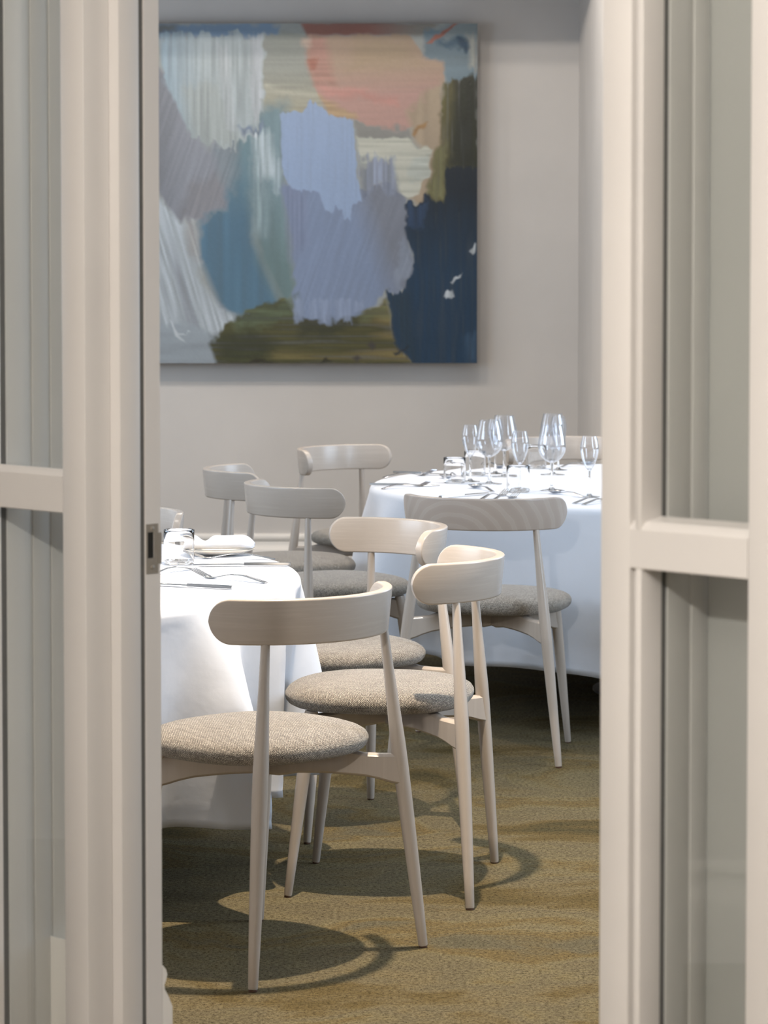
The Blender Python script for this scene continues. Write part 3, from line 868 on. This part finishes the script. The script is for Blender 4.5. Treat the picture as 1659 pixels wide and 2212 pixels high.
def painting_colours():
    # working frame: the visible canvas runs 45..1590 across and 35..1690 down; it goes on to the left behind the jamb
    nx, ny = 420, 420
    X0, X1, Y0, Y1 = -75., 1590., 35., 1690.
    gx, gy = np.meshgrid(np.linspace(X0, X1, nx), np.linspace(Y0, Y1, ny))
    sh = (ny, nx)
    img = np.zeros(sh + (3,)); img[:] = s2l(166, 168, 164)
    rag = smooth_noise(sh, (34, 34), 1) * 36 + smooth_noise(sh, (90, 90), 2) * 20
    vst = smooth_noise(sh, (9, 150), 3); vst2 = smooth_noise(sh, (5, 60), 4)
    hst = smooth_noise(sh, (150, 9), 5); hst2 = smooth_noise(sh, (60, 5), 6)
    # diagonal streaks by shearing the lookup
    def shear(a, k):
        out = np.empty_like(a)
        for r in range(ny): out[r] = np.roll(a[r], int(k * r))
        return out
    dst = shear(vst, .28); dst2 = shear(vst2, .28); est = shear(vst, -.35)
    def lay_(poly, col, soft=14, streak=None, amt=.12, ragk=1.0, alt=None, altmask=None, op=1.0):
        d = poly_sdf(gx + rag * .5 * ragk, gy + rag * ragk + (vst * 34 * ragk if streak is vst else 0), poly)
        a = np.clip(.5 - d / (2 * soft), 0, 1) * op
        c = np.empty(sh + (3,)); c[:] = s2l(*col)
        if alt is not None:
            m = np.clip(altmask, 0, 1)[..., None]; c = c * (1 - m) + np.array(s2l(*alt)) * m
        if streak is not None:
            k = 1 + amt * 1.25 * streak
            c = c * k[..., None]
            a = np.clip(a * (1 + (.5 if amt > .35 and soft > 9 else .12) * streak), 0, 1)
        img[:] = img * (1 - a[..., None]) + c * a[..., None]
    A = lambda v, lo, hi: (v - lo) / (hi - lo)
    # upper ground
    lay_([(-90, 30), (620, 30), (620, 95), (-90, 95)], (122, 146, 172), 14, hst2, .25)
    lay_([(-90, 30), (130, 30), (130, 80), (-90, 80)], (120, 122, 122), 20, hst2, .2)
    lay_([(540, 78), (820, 70), (830, 400), (760, 490), (560, 480)], (160, 161, 152), 10, hst, .16, 1, (176, 170, 150), A(gy, 250, 420))
    for k, (c0, w0) in enumerate((((196, 190, 172), 0), ((184, 178, 158), 46), ((176, 168, 140), 84))):
        lay_([(560, 330 + w0), (680, 362 + w0), (830, 372 + w0), (830, 392 + w0), (680, 386 + w0), (560, 358 + w0)], c0, 16, hst, .3, .5, op=.8)
    # left: grey-lavender, teal, then pale blue-white brushing
    lay_([(-90, 200), (200, 300), (420, 600), (440, 720), (400, 830), (370, 920), (260, 990), (130, 1005), (40, 860), (-90, 700)], (150, 152, 162), 12, est, .2, 1.1, (124, 125, 132), A(gx, 190, -30))
    lay_([(180, 820), (350, 760), (360, 900), (250, 985), (130, 1000)], (142, 138, 142), 26, est, .25, 1.2, op=.7)
    lay_([(420, 560), (520, 540), (500, 1100), (640, 1420), (420, 1470), (330, 1400), (240, 1180), (235, 1000), (360, 930)], (88, 124, 148), 22, vst2, .26, 1, (110, 138, 146), A(gy, 1000, 600))
    lay_([(300, 640), (430, 600), (440, 760), (400, 850), (340, 800)], (134, 146, 154), 24, est, .3, 1.2, op=.7)
    lay_([(490, 470), (660, 420), (660, 830), (720, 1360), (640, 1420), (520, 1180), (480, 900)], (124, 148, 156), 40, vst2, .3, 1, (112, 136, 138), A(gy, 800, 1200))
    lay_([(500, 700), (560, 690), (570, 900), (560, 1080), (500, 1060)], (150, 168, 174), 34, vst, .4, op=.7)
    lay_([(498, 560), (580, 560), (620, 740), (600, 780), (530, 780)], (188, 201, 208), 30, vst, .4)
    lay_([(600, 690), (632, 700), (625, 860), (604, 860)], (182, 196, 206), 16, vst, .4, op=.8)
    lay_([(40, 95), (550, 85), (552, 420), (500, 560), (440, 600), (360, 640), (190, 560), (120, 420), (60, 300)], (178, 187, 190), 8, vst, .30, 1.5, (156, 176, 190), A(gx, 260, 60))
    lay_([(150, 330), (330, 330), (430, 600), (300, 640), (200, 560)], (172, 177, 174), 26, vst, .3, 1.4, op=.7)
    lay_([(480, 80), (550, 80), (545, 470), (500, 500)], (194, 198, 203), 12, vst, .35)
    lay_([(330, 150), (380, 150), (420, 540), (370, 560)], (188, 193, 196), 12, vst, .35, op=.8)
    lay_([(430, 530), (550, 525), (550, 555), (440, 560)], (120, 134, 156), 16, vst, .5, 1.2)
    # lower left
    lay_([(-90, 1400), (330, 1450), (330, 1720), (-90, 1720)], (154, 162, 170), 20, hst2, .2)
    lay_([(-90, 780), (60, 900), (140, 1005), (220, 990), (240, 1290), (330, 1400), (420, 1470), (330, 1560), (200, 1500), (90, 1480), (-90, 1500)], (184, 191, 198), 16, dst, .40, 1.2, (160, 165, 173), A(dst2, .0, .35))
    lay_([(170, 1000), (225, 990), (235, 1180), (180, 1150)], (176, 170, 166), 22, dst, .3, op=.7)
    # peach block
    lay_([(770, 88), (1260, 88), (1330, 190), (1450, 230), (1420, 330), (1330, 480), (1240, 548), (1050, 528), (880, 470), (810, 370), (765, 230)], (184, 154, 130), 6, hst, .06, .9, (196, 152, 140), A(gy, 240, 380))
    lay_([(1000, 110), (1250, 110), (1300, 230), (960, 260)], (178, 152, 120), 40, hst, .1, op=.7)
    lay_([(770, 90), (850, 90), (900, 330), (800, 330), (765, 230)], (190, 140, 124), 22, hst, .25)
    lay_([(765, 210), (815, 205), (810, 260), (780, 262)], (178, 112, 92), 10, hst, .3)
    lay_([(800, 330), (1200, 390), (1200, 425), (860, 385)], (206, 144, 132), 18, hst, .25, op=.8)
    lay_([(735, 100), (780, 100), (775, 160), (740, 150)], (206, 178, 160), 12, hst, .3, op=.8)
    lay_([(730, 30), (1400, 30), (1350, 88), (760, 88)], (158, 104, 90), 8, hst2, .2, .4, (148, 140, 130), A(gx, 1050, 1300))
    lay_([(820, 380), (1010, 490), (990, 522), (860, 470)], (192, 160, 122), 14, hst, .25)
    lay_([(1000, 520), (1260, 545), (1260, 600), (1010, 600)], (146, 143, 138), 10, hst, .1)
    lay_([(1250, 470), (1420, 300), (1430, 700), (1340, 930), (1250, 880), (1330, 650), (1280, 600)], (180, 158, 132), 18, vst2, .2)
    lay_([(1270, 570), (1300, 525), (1350, 515), (1340, 535), (1305, 545), (1285, 585)], (164, 124, 76), 6, hst, .3, .5)
    # upper right
    lay_([(1330, 70), (1600, 30), (1600, 300), (1440, 330), (1430, 230), (1330, 200)], (116, 135, 146), 12, hst2, .24)
    lay_([(1400, 40), (1600, 40), (1600, 110), (1420, 110)], (140, 150, 152), 18, hst2, .24)
    lay_([(1540, 100), (1580, 100), (1580, 250), (1550, 250)], (160, 160, 154), 14, vst, .24)
    lay_([(1400, 118), (1535, 112), (1545, 150), (1500, 162), (1400, 146)], (70, 98, 118), 14, hst, .4)
    lay_([(1500, 118), (1545, 118), (1545, 155), (1510, 158)], (36, 68, 92), 10, hst, .3)
    lay_([(1340, 130), (1420, 75), (1490, 32), (1515, 30), (1450, 78), (1370, 135)], (168, 100, 80), 5, hst, .2, .5)
    # olive column and navy
    lay_([(1425, 330), (1590, 270), (1600, 950), (1400, 960), (1350, 880), (1400, 600)], (98, 90, 46), 12, vst, .5, 1.0, (44, 42, 20), A(gx, 1440, 1520))
    lay_([(1400, 620), (1440, 600), (1430, 900), (1360, 880)], (128, 124, 82), 20, vst, .4, op=.8)
    lay_([(1490, 320), (1590, 290), (1590, 740), (1440, 740)], (36, 38, 20), 26, vst, .7, 1.0, op=.85)
    lay_([(1440, 740), (1600, 730), (1600, 1710), (1280, 1710), (1180, 1600), (1150, 1345), (1240, 1335), (1285, 1180), (1230, 1050), (1235, 925), (1345, 880), (1430, 920)], (14, 52, 80), 7, vst, .30, .9, (14, 28, 40), A(gy, 1250, 850))
    lay_([(1170, 1350), (1260, 1350), (1300, 1690), (1230, 1640)], (30, 52, 66), 22, vst, .4, op=.6)
    lay_([(1250, 930), (1340, 900), (1330, 1030), (1250, 1040)], (34, 58, 88), 16, vst, .5, 1.2)
    lay_([(1530, 1560), (1590, 1540), (1590, 1690), (1540, 1690)], (54, 84, 112), 20, vst, .5, op=.7)
    # lavender body
    lay_([(640, 840), (1010, 830), (1200, 820), (1250, 900), (1240, 1040), (1280, 1180), (1250, 1330), (1130, 1350), (1040, 1430), (960, 1480), (850, 1492), (720, 1485), (690, 1380), (700, 1100)], (136, 151, 182), 7, est, .13, 1.2, (130, 134, 148), A(gx - gy * .35, 640, 780))
    lay_([(640, 830), (760, 840), (760, 1100), (690, 1200)], (132, 142, 172), 24, vst, .3, op=.8)
    lay_([(1230, 1080), (1275, 1160), (1262, 1260), (1200, 1340), (1190, 1250)], (150, 160, 180), 14, est, .3, op=.7)
    # cream patch
    lay_([(1010, 600), (1100, 590), (1240, 562), (1295, 640), (1375, 650), (1350, 780), (1250, 885), (1190, 835), (1180, 700), (1020, 690)], (200, 198, 184), 7, hst, .26, 1.3)
    lay_([(1020, 690), (1190, 690), (1200, 850), (1020, 840)], (142, 150, 172), 16, vst, .75, 1.6, op=.85)
    lay_([(1250, 720), (1370, 680), (1350, 790), (1260, 800)], (188, 192, 184), 12, hst, .5, 1.3, op=.8)
    # bottom olive
    lay_([(285, 1600), (390, 1490), (520, 1420), (650, 1370), (700, 1450), (850, 1490), (1000, 1450), (1150, 1380), (1190, 1600), (1300, 1720), (330, 1720)], (76, 72, 34), 10, hst, .8, 1.0, (120, 105, 60), A(gx + hst2 * 900, 850, 1200))
    lay_([(400, 1490), (520, 1430), (720, 1370), (720, 1450), (560, 1500), (420, 1540)], (92, 102, 74), 26, hst, .6, op=.8)
    lay_([(310, 1560), (500, 1520), (620, 1600), (560, 1690), (340, 1690)], (54, 56, 28), 34, hst, .9, op=.8)
    lay_([(720, 1490), (1000, 1480), (900, 1560), (720, 1560)], (58, 58, 34), 26, hst, .8, op=.8)
    lay_([(1010, 1440), (1150, 1390), (1160, 1460), (1020, 1490)], (106, 108, 70), 20, hst, .6, op=.8)
    lay_([(400, 1685), (880, 1685), (880, 1700), (400, 1700)], (38, 32, 16), 10, hst, .5)
    # periwinkle, its lower edge broken into bristle marks
    lay_([(630, 470), (680, 462), (750, 478), (770, 405), (820, 430), (870, 480), (940, 488), (990, 510), (1005, 780), (1030, 905), (985, 925), (970, 985), (940, 980), (930, 930), (915, 940), (900, 925), (880, 945), (850, 945), (820, 860), (805, 850), (760, 848), (690, 845), (645, 770)], (158, 178, 213), 4, vst, .06, .6)
    for px_, w_, y_ in ((720, 46, 1480), (790, 40, 1470), (850, 60, 1494), (915, 40, 1478), (960, 36, 1488), (1010, 44, 1430)):
        lay_([(px_ - w_ / 2, 1380), (px_ + w_ / 2, 1380), (px_ + w_ / 2, y_), (px_ - w_ / 2, y_ + 6)], (150, 164, 194), 8, vst, .3, .5, op=.75)
    # white flicks
    for q in ([(1460, 1290), (1510, 1235), (1510, 1260), (1475, 1300)], [(1430, 1360), (1470, 1325), (1478, 1360), (1440, 1378)],
              [(1552, 1140), (1580, 1100), (1578, 1160)], [(92, 1480), (125, 1530), (190, 1535), (130, 1540), (170, 1595), (115, 1550)], [(495, 565), (520, 562), (520, 610)]):
        lay_(q, (208, 213, 218), 4, vst, .5, .6, op=.85)
    for q in ([(1055, 1600), (1075, 1585), (1095, 1600), (1075, 1620)], [(985, 1665), (1005, 1650), (1025, 1665), (1005, 1685)]):
        lay_(q, (70, 62, 58), 8, None, 0, .4)
    lay_([(1180, 1636), (1260, 1612), (1262, 1620), (1190, 1646)], (30, 40, 50), 5, None, 0, .6)
    g_ = img.mean(axis=2, keepdims=True); img[:] = g_ + (img - g_) * .92
    img *= (1 + .05 * smooth_noise(sh, (160, 160), 9))[..., None]
    return np.clip(img * PAINT_GAIN * np.array((.965, 1.0, 1.01)), 0, 1), nx, ny
PAINT_GAIN = .80
def make_painting():
    img, nx, ny = painting_colours()
    x0, x1, z0, z1 = -1.088, .4075, .9585, 2.4400
    yf = D_BACK - .105; yb = D_BACK - .062
    xs = np.linspace(x0, x1, nx); zs = np.linspace(z1, z0, ny)
    gx, gz = np.meshgrid(xs, zs)
    lum = img.mean(axis=2)
    relief = .0004 * smooth_noise((ny, nx), (160, 160), 21)
    front = np.stack([gx, np.full_like(gx, yf) + relief, gz], -1).reshape(-1, 3)
    idx = np.arange(nx * ny).reshape(ny, nx)
    quads = np.stack([idx[:-1, :-1], idx[1:, :-1], idx[1:, 1:], idx[:-1, 1:]], -1).reshape(-1, 4)
    ring = np.concatenate([idx[0, :], idx[1:, -1], idx[-1, -2::-1], idx[-2:0:-1, 0]])
    bring = front[ring].copy(); bring[:, 1] = yb
    base = nx * ny; n = len(ring)
    side = np.array([[ring[i], ring[(i + 1) % n], base + (i + 1) % n, base + i] for i in range(n)])
    me = bpy.data.meshes.new('painting')
    verts = np.concatenate([front, bring])
    faces = np.concatenate([quads, side])
    me.from_pydata(verts.tolist(), [], faces.tolist() + [list(range(base, base + n))])
    ca = me.color_attributes.new('paint', 'FLOAT_COLOR', 'POINT')
    cols = np.ones((len(verts), 4), np.float32)
    cols[:base, :3] = img.reshape(-1, 3); cols[base:, :3] = img.reshape(-1, 3)[ring] * .85
    ca.data.foreach_set('color', cols.ravel())
    me.materials.append(M_CANVAS); me.update()
    o = bpy.data.objects.new('abstract_painting', me); COL.objects.link(o)
    # wooden stretcher behind the canvas, touching the wall
    st = bmesh.new()
    for d in ((x0 + .03, x1 - .03, yb, D_BACK - .004, z1 - .09, z1 - .04), (x0 + .03, x1 - .03, yb, D_BACK - .004, z0 + .04, z0 + .09),
              (x0 + .03, x0 + .08, yb, D_BACK - .004, z0 + .09, z1 - .09), (x1 - .08, x1 - .03, yb, D_BACK - .004, z0 + .09, z1 - .09)):
        bx(st, *d)
    link('stretcher', st, M_WOOD, o, False)
    tag(o, 'large unframed abstract painting in blues, peach and olive on the back wall', 'painting')
    return o
make_painting()

# ------------------------------------------------------------------ bring the whole room to metres (it was measured on the chairs)
K = 1.08
for o in list(SC.objects):
    if o.parent is None:
        o.location = o.location * K
        if o.type != 'CAMERA' and o.type != 'LIGHT': o.scale = o.scale * K
for l in bpy.data.lights:
    l.energy *= K * K
    if l.type == 'AREA': l.size *= K; l.size_y *= K
    else: l.shadow_soft_size *= K
cam_d.dof.focus_distance *= K
